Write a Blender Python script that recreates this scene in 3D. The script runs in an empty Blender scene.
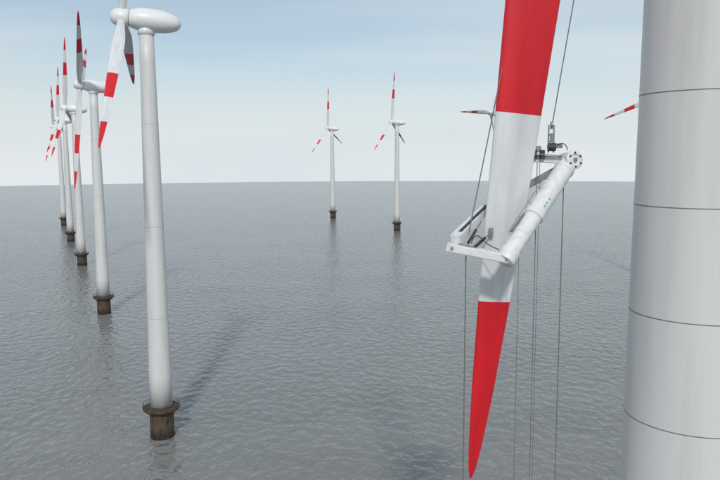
import bpy, bmesh, math, random
from mathutils import Vector, Matrix
random.seed(4)
H = 68.4
scene = bpy.context.scene

# ---------------------------------------------------------------- materials
def new_mat(name):
    m = bpy.data.materials.new(name); m.use_nodes = True
    nt = m.node_tree
    return m, nt, nt.nodes, nt.links, nt.nodes["Principled BSDF"]

def paint(name, col, rough=0.4, var=0.08, metallic=0.0, scale=0.6, streak=True, dirt=(0.35,0.33,0.30), dirt_amt=0.25):
    m, nt, N, L, B = new_mat(name)
    B.inputs["Roughness"].default_value = rough
    B.inputs["Metallic"].default_value = metallic
    tc = N.new("ShaderNodeTexCoord")
    mp = N.new("ShaderNodeMapping")
    mp.inputs["Scale"].default_value = (scale*3, scale*3, scale*(0.25 if streak else 3))
    L.new(tc.outputs["Object"], mp.inputs["Vector"])
    no = N.new("ShaderNodeTexNoise"); no.inputs["Scale"].default_value = 1.0
    no.inputs["Detail"].default_value = 6; no.inputs["Roughness"].default_value = 0.6
    L.new(mp.outputs[0], no.inputs["Vector"])
    mr = N.new("ShaderNodeMapRange")
    mr.inputs["From Min"].default_value = 0.45; mr.inputs["From Max"].default_value = 0.8
    mr.inputs["To Min"].default_value = 0; mr.inputs["To Max"].default_value = dirt_amt
    L.new(no.outputs["Fac"], mr.inputs["Value"])
    mx = N.new("ShaderNodeMix"); mx.data_type = 'RGBA'
    mx.inputs["A"].default_value = (*col, 1); mx.inputs["B"].default_value = (*[c*d for c, d in zip(col, dirt)], 1)
    L.new(mr.outputs[0], mx.inputs["Factor"])
    L.new(mx.outputs["Result"], B.inputs["Base Color"])
    return m

M_tower = paint("tower_paint", (0.64, 0.64, 0.63), 0.42, dirt=(0.6,0.58,0.54), dirt_amt=0.35, scale=0.35)
M_nac = paint("nacelle_paint", (0.74, 0.745, 0.75), 0.35, scale=0.3, dirt=(0.7,0.7,0.7), dirt_amt=0.2)
M_seam = paint("seam_dark", (0.16, 0.16, 0.16), 0.7)  # dark grey of the thin seam rings around the towers
M_rig = paint("rig_white_paint", (0.72, 0.73, 0.74), 0.35, scale=1.2, streak=False, dirt=(0.4,0.38,0.35), dirt_amt=0.35)
M_steel = paint("galvanised_steel", (0.30, 0.31, 0.32), 0.42, metallic=0.6, scale=2, streak=False)
M_dark = paint("dark_rubber", (0.035, 0.036, 0.04), 0.55, scale=2, streak=False)
M_cable = paint("cable_steel", (0.16, 0.165, 0.17), 0.5, scale=2, streak=False)
M_teal = paint("teal_marking", (0.02, 0.35, 0.36), 0.5, scale=2, streak=False)

def blade_mat():
    m, nt, N, L, B = new_mat("blade_paint")
    B.inputs["Roughness"].default_value = 0.38
    tc = N.new("ShaderNodeTexCoord"); sp = N.new("ShaderNodeSeparateXYZ")
    L.new(tc.outputs["Object"], sp.inputs[0])
    dv = N.new("ShaderNodeMath"); dv.operation = 'DIVIDE'; dv.inputs[1].default_value = 45.0
    L.new(sp.outputs["Z"], dv.inputs[0])
    cr = N.new("ShaderNodeValToRGB"); cr.color_ramp.interpolation = 'CONSTANT'
    W = (0.70, 0.71, 0.72, 1); R = (0.66, 0.010, 0.020, 1)
    e = cr.color_ramp.elements
    e[0].position = 0; e[0].color = W
    e[1].position = (45-24.3)/45; e[1].color = R
    a = e.new((45-16.15)/45); a.color = W
    a = e.new((45-8.1)/45); a.color = R
    L.new(dv.outputs[0], cr.inputs[0])
    mp = N.new("ShaderNodeMapping"); mp.inputs["Scale"].default_value = (1.5, 1.5, 0.25)
    L.new(tc.outputs["Object"], mp.inputs[0])
    no = N.new("ShaderNodeTexNoise"); no.inputs["Scale"].default_value = 1.2; no.inputs["Detail"].default_value = 7
    L.new(mp.outputs[0], no.inputs["Vector"])
    mr = N.new("ShaderNodeMapRange"); mr.inputs["From Min"].default_value = .35; mr.inputs["From Max"].default_value = .8
    mr.inputs["To Min"].default_value = 1.0; mr.inputs["To Max"].default_value = 0.76
    L.new(no.outputs["Fac"], mr.inputs["Value"])
    mx = N.new("ShaderNodeMix"); mx.data_type = 'RGBA'; mx.blend_type = 'MULTIPLY'; mx.inputs["Factor"].default_value = 1
    L.new(cr.outputs[0], mx.inputs["A"]); L.new(mr.outputs[0], mx.inputs["B"])
    L.new(mx.outputs["Result"], B.inputs["Base Color"])
    return m
M_blade = blade_mat()

def pile_mat():
    m, nt, N, L, B = new_mat("rusty_foundation")
    B.inputs["Roughness"].default_value = 0.85
    tc = N.new("ShaderNodeTexCoord"); mp = N.new("ShaderNodeMapping")
    mp.inputs["Scale"].default_value = (1.4, 1.4, 0.35)
    L.new(tc.outputs["Object"], mp.inputs[0])
    no = N.new("ShaderNodeTexNoise"); no.inputs["Scale"].default_value = 1.0; no.inputs["Detail"].default_value = 8
    L.new(mp.outputs[0], no.inputs["Vector"])
    cr = N.new("ShaderNodeValToRGB")
    e = cr.color_ramp.elements
    e[0].position = .3; e[0].color = (0.030, 0.022, 0.017, 1)
    e[1].position = .72; e[1].color = (0.13, 0.09, 0.062, 1)
    L.new(no.outputs["Fac"], cr.inputs[0])
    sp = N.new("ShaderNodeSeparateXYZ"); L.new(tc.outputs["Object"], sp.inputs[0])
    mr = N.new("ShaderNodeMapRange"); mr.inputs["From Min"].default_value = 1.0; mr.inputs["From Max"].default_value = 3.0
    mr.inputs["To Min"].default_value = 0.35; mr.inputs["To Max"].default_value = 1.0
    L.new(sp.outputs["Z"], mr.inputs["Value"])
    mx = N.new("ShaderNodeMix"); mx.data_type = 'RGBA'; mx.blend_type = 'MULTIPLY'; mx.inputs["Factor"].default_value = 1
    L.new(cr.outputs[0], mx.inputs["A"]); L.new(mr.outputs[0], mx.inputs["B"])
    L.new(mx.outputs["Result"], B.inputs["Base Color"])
    return m
M_pile = pile_mat()

# ---------------------------------------------------------------- mesh helpers
def obj_from_bm(bm, name, mat, parent=None, smooth=True, matrix=None):
    me = bpy.data.meshes.new(name); bm.to_mesh(me); bm.free()
    if mat: me.materials.append(mat)
    if smooth:
        for p in me.polygons: p.use_smooth = True
    o = bpy.data.objects.new(name, me); scene.collection.objects.link(o)
    if parent: o.parent = parent
    if matrix is not None: o.matrix_local = matrix
    return o

def lathe_bm(profile, seg=48, axis='Z', cap=True):
    bm = bmesh.new(); rings = []
    for r, t in profile:
        ring = []
        for i in range(seg):
            a = 2*math.pi*i/seg
            c, s = r*math.cos(a), r*math.sin(a)
            ring.append(bm.verts.new((c, s, t) if axis == 'Z' else (t, c, s)))
        rings.append(ring)
    for a, b in zip(rings, rings[1:]):
        for i in range(seg):
            j = (i+1) % seg
            bm.faces.new((a[i], a[j], b[j], b[i]))
    if cap:
        bm.faces.new(list(reversed(rings[0]))); bm.faces.new(rings[-1])
    bmesh.ops.recalc_face_normals(bm, faces=bm.faces)
    return bm

def mark_sharp(o, deg=35):
    me = o.data; bm = bmesh.new(); bm.from_mesh(me)
    for e in bm.edges:
        if len(e.link_faces) == 2 and e.calc_face_angle(0) > math.radians(deg): e.smooth = False
    bm.to_mesh(me); bm.free()

def frame_from(p, q, roll_ref=Vector((0, 0, 1))):
    p, q = Vector(p), Vector(q); z = (q-p).normalized()
    x = roll_ref - z*roll_ref.dot(z)
    if x.length < 1e-3: x = Vector((1, 0, 0)) - z*z.x
    x.normalize(); y = z.cross(x)
    return Matrix(((x.x, y.x, z.x, p.x), (x.y, y.y, z.y, p.y), (x.z, y.z, z.z, p.z), (0, 0, 0, 1))), (q-p).length

def rod(name, p, q, r, mat, parent, r2=None, seg=20, extra=None):
    M, L = frame_from(p, q)
    r2 = r if r2 is None else r2
    prof = extra(L) if extra else [(r, 0), (r2, L)]
    o = obj_from_bm(lathe_bm(prof, seg), name, mat, parent, True, M)
    mark_sharp(o); return o

def beam(name, p, q, w, h, mat, parent, w2=None, h2=None, bev=0.02):
    M, L = frame_from(p, q)
    w2 = w if w2 is None else w2; h2 = h if h2 is None else h2
    bm = bmesh.new()
    vs = []
    for t, ww, hh in ((0, w, h), (L, w2, h2)):
        for sx, sy in ((-1, -1), (1, -1), (1, 1), (-1, 1)):
            vs.append(bm.verts.new((sx*hh/2, sy*ww/2, t)))
    for f in ((3, 2, 1, 0), (4, 5, 6, 7), (0, 1, 5, 4), (1, 2, 6, 5), (2, 3, 7, 6), (3, 0, 4, 7)):
        bm.faces.new([vs[i] for i in f])
    bmesh.ops.bevel(bm, geom=bm.edges[:], offset=bev, segments=2, affect='EDGES')
    bmesh.ops.recalc_face_normals(bm, faces=bm.faces)
    o = obj_from_bm(bm, name, mat, parent, False, M)
    return o

# ---------------------------------------------------------------- blade
BL = 45.0
def interp(tab, t):
    for (a, va), (b, vb) in zip(tab, tab[1:]):
        if t <= b:
            k = (t-a)/(b-a); return va+(vb-va)*k
    return tab[-1][1]
CH = [(0, 1.9), (2, 1.95), (5, 2.5), (9, 3.05), (13, 3.0), (18, 2.7), (24, 2.32), (29, 2.0), (33, 1.76), (37, 1.43), (41, 1.0), (43.4, 0.62), (44.5, 0.36), (44.95, 0.12), (45, 0.03)]
TH = [(0, 1.0), (2, 0.96), (5, 0.62), (9, 0.36), (14, 0.27), (24, 0.22), (45, 0.17)]
def blade_bm():
    bm = bmesh.new(); rings = []
    n = 36
    ts = [i*0.75 for i in range(59)] + [44.25, 44.5, 44.7, 44.85, 44.95, 45.0]
    for t in ts:
        c = interp(CH, t); th = interp(TH, t)
        rnd = max(0, 1-t/8.0)
        rnd = rnd*rnd*(3-2*rnd)
        tw = math.radians(12*(1-t/45)**2)
        ring = []
        for i in range(n):
            a = 2*math.pi*i/n
            xx = 0.5-0.5*math.cos(a)
            yt = 5*(0.2969*math.sqrt(max(xx, 0))-0.126*xx-0.3516*xx**2+0.2843*xx**3-0.1036*xx**4)
            ya = th*yt*(1 if math.sin(a) >= 0 else -1) * (1.0 if math.sin(a) >= 0 else 0.75)
            yc = 0.5*math.sin(a)*th
            y = ya*(1-rnd)+yc*rnd
            x0 = (xx-(0.5*rnd+0.44*(1-rnd)))*c
            y0 = y*c
            x = x0*math.cos(tw)-y0*math.sin(tw); yv = x0*math.sin(tw)+y0*math.cos(tw)
            ring.append(bm.verts.new((x, yv, t)))
        rings.append(ring)
    for a, b in zip(rings, rings[1:]):
        for i in range(n):
            j = (i+1) % n
            bm.faces.new((a[i], a[j], b[j], b[i]))
    bm.faces.new(list(reversed(rings[0]))); bm.faces.new(rings[-1])
    bmesh.ops.recalc_face_normals(bm, faces=bm.faces)
    return bm
_bm = blade_bm(); blade_mesh = bpy.data.meshes.new("blade"); _bm.to_mesh(blade_mesh); _bm.free()
blade_mesh.materials.append(M_blade)
for p in blade_mesh.polygons: p.use_smooth = True

# ---------------------------------------------------------------- turbine
def turbine(x, y, yaw, phi, rb=2.75, rt=1.65, hub_h=98.0, tilt=5.4, over=5.2, seams=(30, 52, 76), bs=0.965, seg=48, pitch=0, detail=False, ns=1.2):
    e = bpy.data.objects.new("wind_turbine", None); scene.collection.objects.link(e)
    e.location = (x, y, 0); e.rotation_euler = (0, 0, math.radians(yaw))
    zb = 8.0; zt = hub_h-1.6
    rad = lambda z: rb+(rt-rb)*(z-zb)/(zt-zb)
    obj_from_bm(lathe_bm([(rad(zb+(zt-zb)*i/12), zb+(zt-zb)*i/12) for i in range(13)], 96 if detail else seg), "tower", M_tower, e)
    for i, s in enumerate(seams):
        r = rad(s)
        o = obj_from_bm(lathe_bm([(r-0.05, s-0.018), (r+0.008, s-0.018), (r+0.008, s+0.018), (r-0.05, s+0.018)], 96), "seam_%d" % i, M_seam, e, False)
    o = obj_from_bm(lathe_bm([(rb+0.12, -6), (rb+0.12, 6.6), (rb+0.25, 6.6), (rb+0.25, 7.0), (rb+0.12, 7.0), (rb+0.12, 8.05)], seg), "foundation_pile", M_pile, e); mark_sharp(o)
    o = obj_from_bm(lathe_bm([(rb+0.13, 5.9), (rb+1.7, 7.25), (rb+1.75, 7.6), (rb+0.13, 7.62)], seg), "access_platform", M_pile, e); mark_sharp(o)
    bm = bmesh.new()
    R = rb+1.65
    for zz in (8.15, 8.7):
        for i in range(48):
            a0, a1 = 2*math.pi*i/48, 2*math.pi*(i+1)/48
            vs = []
            for a in (a0, a1):
                for dr, dz in ((-.03, -.03), (.03, -.03), (.03, .03), (-.03, .03)):
                    vs.append(bm.verts.new(((R+dr)*math.cos(a), (R+dr)*math.sin(a), zz+dz)))
            for k in range(4):
                l = (k+1) % 4
                bm.faces.new((vs[k], vs[l], vs[4+l], vs[4+k]))
    for i in range(24):
        a = 2*math.pi*i/24
        bmesh.ops.create_cube(bm, size=1, matrix=Matrix.Translation((R*math.cos(a), R*math.sin(a), 8.15)) @ Matrix.Diagonal((.07, .07, 1.1, 1)))
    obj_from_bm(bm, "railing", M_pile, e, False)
    bm = bmesh.new()
    for sy in (-.5, .5):
        bmesh.ops.create_cube(bm, size=1, matrix=Matrix.Translation((rb+.75, sy, 3.0)) @ Matrix.Diagonal((.18, .18, 8.6, 1)))
    for k in range(14):
        bmesh.ops.create_cube(bm, size=1, matrix=Matrix.Translation((rb+.75, 0, -.6+k*.55)) @ Matrix.Diagonal((.07, 1.0, .07, 1)))
    for zz in (1.5, 5.0):
        for sy in (-.5, .5):
            bmesh.ops.create_cube(bm, size=1, matrix=Matrix.Translation((rb+.40, sy, zz)) @ Matrix.Diagonal((.7, .12, .12, 1)))
    bm.transform(Matrix.Rotation(math.radians(230), 4, 'Z'))
    obj_from_bm(bm, "boat_landing_ladder", M_pile, e, False)
    t = math.radians(tilt)
    F = Vector((math.cos(t), 0, math.sin(t))); U = Vector((-math.sin(t), 0, math.cos(t))); Y = Vector((0, 1, 0))
    HM = Matrix(((F.x, 0, U.x, 0), (0, 1, 0, 0), (F.z, 0, U.z, hub_h+0.4), (0, 0, 0, 1)))
    prof = [(0.02, -7.9), (0.5, -7.8), (1.0, -7.5), (1.45, -6.9), (1.9, -5.8), (2.2, -4.4), (2.4, -2.4), (2.45, -0.5), (2.40, 1.2), (2.25, 2.5), (2.05, 3.3), (1.8, 3.55), (1.5, 3.6)]
    bm = lathe_bm([(r*ns if tt < 2.4 else r*(ns*.5+.5), tt) for r, tt in prof], seg, 'X')
    for v in bm.verts:
        v.co.z = v.co.z*(0.95 if v.co.z > 0 else 0.86)
    obj_from_bm(bm, "nacelle", M_nac, e, True, HM)
    sp = [(1.5, 3.65), (1.75, 3.75), (1.9, 4.3), (1.93, 5.2), (1.85, 6.0), (1.6, 6.8), (1.2, 7.4), (0.7, 7.75), (0.25, 7.88), (0.02, 7.9)]
    obj_from_bm(lathe_bm([(r*1.1, tt) for r, tt in sp], seg, 'X'), "hub_spinner", M_nac, e, True, HM)
    o = obj_from_bm(lathe_bm([(rt+0.02, hub_h-2.9), (rt+0.3, hub_h-2.7), (rt+0.3, hub_h-1.2)], seg), "yaw_collar", M_nac, e)
    bm = bmesh.new()
    for (px, py, pz, sx, sy, sz) in ((-5.2, 0, 2.6, .06, .06, 1.4), (-5.2, 0, 3.2, .06, 1.0, .06), (-5.2, .5, 3.32, .14, .14, .22), (-5.2, -.5, 3.32, .14, .14, .22), (-3.2, 0, 2.5, 1.4, 1.0, .4)):
        bmesh.ops.create_cube(bm, size=1, matrix=Matrix.Translation((px, py, pz)) @ Matrix.Diagonal((sx, sy, sz, 1)))
    obj_from_bm(bm, "weather_mast", M_nac, e, False, HM)
    hubc = HM @ Vector((over, 0, 0))
    for k in range(3):
        a = math.radians(phi+120*k)
        d = (U*math.cos(a)+Y*math.sin(a)).normalized()
        bx = -F; by = d.cross(bx)
        BM = Matrix(((bx.x, by.x, d.x, 0), (bx.y, by.y, d.y, 0), (bx.z, by.z, d.z, 0), (0, 0, 0, 1)))
        BM = BM @ Matrix.Rotation(math.radians(pitch), 4, 'Z') @ Matrix.Diagonal((bs, bs, bs, 1))
        BM = Matrix.Translation(hubc + d*0.9) @ BM
        o = bpy.data.objects.new("blade_%d" % (k+1), blade_mesh); scene.collection.objects.link(o)
        o.parent = e; o.matrix_local = BM
    return e

turbine(-49.0, 165.9, 193.5, 15, hub_h=99.2, bs=.925)
turbine(-113.1, 303.2, 199, 58, pitch=25)
turbine(-177.4, 441.7, 191.5, 14, bs=.93)
turbine(-237.1, 570.2, 191.5, 10, bs=.9)
turbine(-300, 707, 191.5, 24, bs=.93)
turbine(34, 640, 156.5, 5)
turbine(-30, 775.5, 156.5, 8)
turbine(98, 505, 143, 92, pitch=60)
turbine(161, 370, 122, 107, pitch=78)
turbine(14.2, 29.0, 191.5, 183, rb=3.1, rt=2.4, hub_h=99.0, tilt=5.05, bs=1.0, over=5.05,
        seams=[H+2.43-4.5*k for k in range(-5, 13)], detail=True, ns=1.3)

# ---------------------------------------------------------------- blade maintenance rig
rig = bpy.data.objects.new("blade_maintenance_platform", None); scene.collection.objects.link(rig)
def Z(z): return H+z
P1 = Vector((3.62, 27.3, Z(-3.60))); P2 = Vector((5.70, 27.0, Z(-3.98)))
P3 = Vector((8.74, 29.5, Z(-0.34))); P4 = Vector((5.49, 30.3, Z(-2.26)))
d12 = (P2-P1).normalized(); d14 = (P4-P1).normalized(); d23 = (P3-P2).normalized()
beam("front_beam", P1-d12*0.22, P2+d12*0.10, 0.62, 0.34, M_rig, rig, bev=0.04)
beam("front_beam_walkway", P1+Vector((0.25, .02, .145)), P2+Vector((-.35, .02, .185)), 0.36, 0.03, M_steel, rig, bev=0.005)
beam("left_arm", P1+d14*0.25+Vector((0.02, 0, .20)), P4, 0.46, 0.40, M_rig, rig, 0.34, 0.38, bev=0.04)
beam("left_arm_tray", P1+d14*0.5+Vector((.12, .0, .42)), P4-d14*.3+Vector((.10, 0, .22)), 0.14, 0.05, M_dark, rig, bev=0.01)
def tubeprof(L):
    return [(0.30, -0.20), (0.38, -0.16), (0.40, -0.05), (0.40, 0.35), (0.355, 0.36), (0.355, 1.2), (0.375, 1.22), (0.375, 1.34), (0.355, 1.36),
            (0.355, 2.2), (0.41, 2.24), (0.41, 2.45), (0.39, 2.5), (0.39, L-0.5), (0.42, L-0.46), (0.42, L-0.3), (0.39, L-0.28), (0.38, L-0.02), (0.36, L+0.02), (0.3, L+.06)]
rod("right_arm_tube", P2, P3, .4, M_rig, rig, seg=40, extra=tubeprof)
hd = Vector((0.35, -0.93, 0.12)).normalized()
hc = P3+Vector((0.04, 0.0, 0.10))
rod("end_drum", hc+hd*(-0.40), hc+hd*0.40, .42, M_rig, rig, seg=40,
    extra=lambda L: [(0.34, 0), (0.36, 0.04), (0.36, L-0.14), (0.395, L-0.12), (0.395, L-0.02), (0.36, L), (0.25, L+0.01), (0.23, L-0.04)])
FM, _ = frame_from(hc, hc+hd)
for k in range(6):
    a = 2*math.pi*k/6
    c = FM @ Vector((0.29*math.cos(a), 0.29*math.sin(a), 0.40))
    rod("bolt_hole_%d" % k, c-hd*0.02, c+hd*0.03, 0.045, M_dark, rig, seg=14)
rod("drum_shaft", hc+hd*0.34, hc+hd*0.46, 0.08, M_steel, rig)
rod("corner_hinge_pin", P2+Vector((-.05, -.38, .02)), P2+Vector((-.05, -.28, .02)), 0.07, M_steel, rig)
rod("left_hinge_pin", P1+Vector((-.05, -.36, .02)), P1+Vector((-.05, -.28, .02)), 0.06, M_steel, rig)
beam("rear_beam", P4, Vector((8.4, 29.9, Z(-0.6))), 0.24, 0.28, M_steel, rig, bev=0.03)
beam("top_beam", Vector((7.15, 29.75, Z(-0.12))), P3+Vector((-.1, 0, .1)), 0.34, 0.30, M_rig, rig, bev=0.03)
beam("top_beam_plate", Vector((7.2, 29.5, Z(0.07))), P3+Vector((-.3, -.1, .30)), 0.50, 0.04, M_steel, rig, bev=0.008)
for i, dx in enumerate((7.28, 7.60)):
    rod("blade_roller_%d" % i, (dx, 29.35, Z(-.16)), (dx, 29.35, Z(.22)), 0.11, M_dark, rig, seg=20)
beam("control_box", (7.45, 29.5, Z(0.12)), (7.45, 29.5, Z(0.38)), 0.28, 0.24, M_steel, rig)
beam("valve_box", (8.3, 29.4, Z(0.28)), (8.3, 29.4, Z(0.48)), 0.22, 0.26, M_steel, rig)
for i, dx in enumerate((7.90, 8.12)):
    beam("winch_post_%d" % i, (dx, 29.55, Z(0.1)), (dx, 29.55, Z(1.25)), 0.06, 0.06, M_steel, rig, bev=.01)
for i, dz in enumerate((0.55, 0.83, 1.1)):
    beam("winch_rung_%d" % i, (7.9, 29.55, Z(dz)), (8.12, 29.55, Z(dz)), 0.05, 0.05, M_steel, rig, bev=.008)
rod("winch_drum", (7.88, 29.5, Z(0.33)), (8.18, 29.5, Z(0.33)), 0.17, M_dark, rig, seg=24)
rod("winch_motor", (8.01, 29.42, Z(.52)), (8.01, 29.42, Z(.90)), 0.085, M_steel, rig, seg=20)
rod("sheave", (7.98, 29.55, Z(1.25)), (8.05, 29.55, Z(1.25)), 0.13, M_steel, rig, seg=24)
def hyd(n, p, q, r=0.07):
    p, q = Vector(p), Vector(q); m = p.lerp(q, .58)
    rod(n+"_barrel", p, m, r, M_dark, rig, seg=18); rod(n+"_rod", m, q, r*.5, M_steel, rig, seg=14)
hyd("hydraulic_a", (4.55, 27.5, Z(-3.60)), (5.45, 28.8, Z(-3.15)), .065)
hyd("hydraulic_b", (4.30, 27.6, Z(-3.45)), (5.1, 29.3, Z(-2.75)), .055)
beam("clamp_pad_front", (5.42, 28.80, Z(-3.38)), (5.42, 28.80, Z(-2.98)), 0.10, 0.18, M_steel, rig)
beam("arm_bracket", P2+d23*1.0+Vector((-.3, 0, .3)), P2+d23*2.0+Vector((-.25, 0, .3)), 0.12, 0.10, M_steel, rig)
for i in range(5):
    b = P2+d23*(0.9+i*0.85)
    up = Vector((-0.28, -0.05, 0.28))
    rod("rail_stanchion_%d" % i, b+up*.9, b+up*1.35, 0.014, M_steel, rig, seg=8)
rod("rail_top", P2+d23*0.9+Vector((-.28, -.05, .28))*1.35, P2+d23*4.3+Vector((-.28, -.05, .28))*1.35, 0.016, M_steel, rig, seg=8)
def hose(name, pts, r, mat=M_dark):
    cu = bpy.data.curves.new(name, 'CURVE'); cu.dimensions = '3D'; cu.bevel_depth = r; cu.bevel_resolution = 2
    s = cu.splines.new('NURBS'); s.points.add(len(pts)-1); s.use_endpoint_u = True; s.order_u = min(4, len(pts))
    for i, p in enumerate(pts): s.points[i].co = (*p, 1)
    cu.materials.append(mat)
    o = bpy.data.objects.new(name, cu); scene.collection.objects.link(o); o.parent = rig
hose("hydraulic_hose", [(4.4, 27.45, Z(-3.45)), (4.5, 27.6, Z(-3.1)), (4.9, 27.9, Z(-3.2)), (5.1, 28.1, Z(-3.6)), (5.5, 27.4, Z(-3.7))], 0.02)
hose("power_hose", [(8.2, 29.3, Z(.4)), (8.35, 29.1, Z(.55)), (8.55, 29.1, Z(.45)), (8.6, 29.2, Z(.2))], 0.02)
for i in range(3):
    c = P2+d23*(2.75+i*0.2)+Vector((0.10, -0.385, 0.03))
    beam("tube_marking_%d" % i, c, c+d23*0.12, 0.012, 0.08, M_teal, rig, bev=.002)
def cable(name, p, q, r=0.024, mat=M_cable):
    rod(name, p, q, r, mat, rig, seg=8)
cable("suspension_cable_a", (4.36, 27.8, Z(-3.02)), (11.2, 32.3, Z(29)))
cable("suspension_cable_b", (8.06, 29.6, Z(1.3)), (12.6, 31.2, Z(29)))
cable("guide_cable_a", (4.17, 27.3, Z(-3.7)), (4.17, 27.3, -1))
cable("guide_cable_b", (7.47, 29.6, Z(-.2)), (7.47, 29.6, -1), 0.018)
cable("guide_cable_c", (8.60, 29.6, Z(-.5)), (8.60, 29.6, -1), 0.024)
cable("guide_cable_d", (6.25, 27.3, Z(-3.6)), (6.25, 27.3, -1), 0.014)
cable("guide_cable_e", (7.58, 29.6, Z(-.2)), (7.58, 29.6, -1), 0.012)

# ---------------------------------------------------------------- sea
def sea_mat():
    m, nt, N, L, B = new_mat("sea_water")
    B.inputs["Roughness"].default_value = 0.12
    B.inputs["IOR"].default_value = 1.36
    tc = N.new("ShaderNodeTexCoord")
    def noise(scale, sx, sy, detail, rough, rot=0, dist=0.0):
        mp = N.new("ShaderNodeMapping"); mp.inputs["Scale"].default_value = (sx, sy, 1); mp.inputs["Rotation"].default_value = (0, 0, math.radians(rot))
        L.new(tc.outputs["Object"], mp.inputs[0])
        no = N.new("ShaderNodeTexNoise"); no.inputs["Scale"].default_value = scale; no.inputs["Detail"].default_value = detail
        no.inputs["Roughness"].default_value = rough; no.inputs["Distortion"].default_value = dist
        L.new(mp.outputs[0], no.inputs["Vector"]); return no
    n1 = noise(0.36, 1.0, 0.8, 2, 0.45, 18, 0.3)
    n2 = noise(1.1, 1.0, 0.8, 2, 0.5, -25, 0.3)
    n3 = noise(0.012, 1.0, 2.0, 4, 0.6, 10)
    b1 = N.new("ShaderNodeBump"); b1.inputs["Strength"].default_value = 1.0; b1.inputs["Distance"].default_value = 0.9
    b2 = N.new("ShaderNodeBump"); b2.inputs["Strength"].default_value = 1.0; b2.inputs["Distance"].default_value = 0.10
    L.new(n1.outputs["Fac"], b1.inputs["Height"]); L.new(n2.outputs["Fac"], b2.inputs["Height"])
    L.new(b1.outputs[0], b2.inputs["Normal"]); L.new(b2.outputs[0], B.inputs["Normal"])
    cr = N.new("ShaderNodeValToRGB"); e = cr.color_ramp.elements
    e[0].position = .3; e[0].color = (0.190, 0.190, 0.180, 1); e[1].position = .7; e[1].color = (0.230, 0.230, 0.218, 1)
    L.new(n3.outputs["Fac"], cr.inputs[0]); L.new(cr.outputs[0], B.inputs["Base Color"])
    return m
bm = bmesh.new()
RR = [0.0, 60, 200, 500, 1000, 1500, 1925]
c0 = bm.verts.new((0, 0, 0)); prev = None
for r in RR[1:]:
    ring = [bm.verts.new((r*math.cos(2*math.pi*i/256), r*math.sin(2*math.pi*i/256), 0)) for i in range(256)]
    for i in range(256):
        j = (i+1) % 256
        if prev is None: bm.faces.new((c0, ring[i], ring[j]))
        else: bm.faces.new((prev[i], ring[i], ring[j], prev[j]))
    prev = ring
bmesh.ops.recalc_face_normals(bm, faces=bm.faces)
sea = obj_from_bm(bm, "sea", sea_mat(), None, False)

# ---------------------------------------------------------------- world
w = bpy.data.worlds.new("World"); scene.world = w; w.use_nodes = True
nt = w.node_tree; N = nt.nodes; L = nt.links; N.clear()
out = N.new("ShaderNodeOutputWorld"); bg = N.new("ShaderNodeBackground"); bg.inputs["Strength"].default_value = 0.1
L.new(bg.outputs[0], out.inputs[0])
tc = N.new("ShaderNodeTexCoord"); sp = N.new("ShaderNodeSeparateXYZ"); L.new(tc.outputs["Generated"], sp.inputs[0])
mxz = N.new("ShaderNodeMath"); mxz.operation = 'MAXIMUM'; mxz.inputs[1].default_value = 0.015; L.new(sp.outputs["Z"], mxz.inputs[0])
cb = N.new("ShaderNodeCombineXYZ"); L.new(sp.outputs["X"], cb.inputs[0]); L.new(sp.outputs["Y"], cb.inputs[1]); L.new(mxz.outputs[0], cb.inputs[2])
sky = N.new("ShaderNodeTexSky"); sky.sky_type = 'NISHITA'; sky.sun_disc = False
EL = math.radians(39); sky.sun_elevation = EL; sky.sun_rotation = math.radians(180)
sky.air_density = 1.0; sky.dust_density = 1.0; sky.ozone_density = 1.5
L.new(cb.outputs[0], sky.inputs[0])
ti = N.new("ShaderNodeMix"); ti.data_type = 'RGBA'; ti.blend_type = 'MULTIPLY'; ti.inputs["Factor"].default_value = 1
ti.inputs["B"].default_value = (0.90, 1.0, 1.0, 1); L.new(sky.outputs[0], ti.inputs["A"])
hz = N.new("ShaderNodeMapRange"); hz.interpolation_type = 'SMOOTHSTEP'
hz.inputs["From Min"].default_value = -0.03; hz.inputs["From Max"].default_value = 0.17
hz.inputs["To Min"].default_value = 1.0; hz.inputs["To Max"].default_value = 0.30
L.new(sp.outputs["Z"], hz.inputs["Value"])
mh = N.new("ShaderNodeMix"); mh.data_type = 'RGBA'
mh.inputs["B"].default_value = (7.7, 8.15, 8.4, 1)
L.new(hz.outputs[0], mh.inputs["Factor"]); L.new(ti.outputs["Result"], mh.inputs["A"])
dz = N.new("ShaderNodeMath"); dz.operation = 'ADD'; dz.inputs[1].default_value = 0.10; L.new(mxz.outputs[0], dz.inputs[0])
dx = N.new("ShaderNodeMath"); dx.operation = 'DIVIDE'; L.new(sp.outputs["X"], dx.inputs[0]); L.new(dz.outputs[0], dx.inputs[1])
dy = N.new("ShaderNodeMath"); dy.operation = 'DIVIDE'; L.new(sp.outputs["Y"], dy.inputs[0]); L.new(dz.outputs[0], dy.inputs[1])
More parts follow.
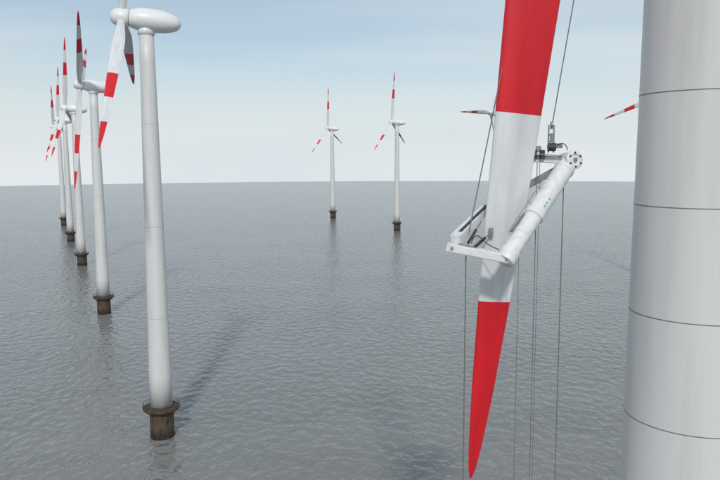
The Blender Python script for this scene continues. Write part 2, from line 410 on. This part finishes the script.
c2 = N.new("ShaderNodeCombineXYZ"); L.new(dx.outputs[0], c2.inputs[0]); L.new(dy.outputs[0], c2.inputs[1])
mp = N.new("ShaderNodeMapping"); mp.inputs["Scale"].default_value = (0.26, 0.70, 1); mp.inputs["Rotation"].default_value = (0, 0, math.radians(8)); mp.inputs["Location"].default_value = (1.3, .4, 0)
L.new(c2.outputs[0], mp.inputs[0])
cn = N.new("ShaderNodeTexNoise"); cn.inputs["Scale"].default_value = 1.0; cn.inputs["Detail"].default_value = 4; cn.inputs["Roughness"].default_value = .45
L.new(mp.outputs[0], cn.inputs["Vector"])
cm = N.new("ShaderNodeMapRange"); cm.interpolation_type = 'SMOOTHSTEP'
cm.inputs["From Min"].default_value = .36; cm.inputs["From Max"].default_value = .70; cm.inputs["To Max"].default_value = .75
L.new(cn.outputs["Fac"], cm.inputs["Value"])
mc = N.new("ShaderNodeMix"); mc.data_type = 'RGBA'; mc.inputs["B"].default_value = (6.9, 7.6, 8.0, 1)
L.new(cm.outputs[0], mc.inputs["Factor"]); L.new(mh.outputs["Result"], mc.inputs["A"])
L.new(mc.outputs["Result"], bg.inputs["Color"])

# ---------------------------------------------------------------- sun
sl = bpy.data.lights.new("sun", 'SUN'); sl.energy = 2.0; sl.angle = math.radians(4); sl.color = (1, 0.97, 0.93)
so = bpy.data.objects.new("sun", sl); scene.collection.objects.link(so)
d = Vector((0.0, math.cos(EL), -math.sin(EL)))
so.rotation_euler = d.to_track_quat('-Z', 'Y').to_euler(); so.location = (0, -100, 200)

# ---------------------------------------------------------------- camera
cam = bpy.data.cameras.new("camera"); cam.sensor_width = 36; cam.lens = 35; cam.clip_start = 0.5; cam.clip_end = 6000
co = bpy.data.objects.new("camera", cam); scene.collection.objects.link(co)
pit = math.radians(6.84)
co.matrix_world = Matrix.Translation((0, 0, H)) @ Matrix.Rotation(math.pi/2-pit, 4, 'X') @ Matrix.Rotation(math.radians(-0.3), 4, 'Z')
scene.camera = co
scene.view_settings.view_transform = 'Standard'; scene.view_settings.look = 'None'; scene.view_settings.exposure = 0
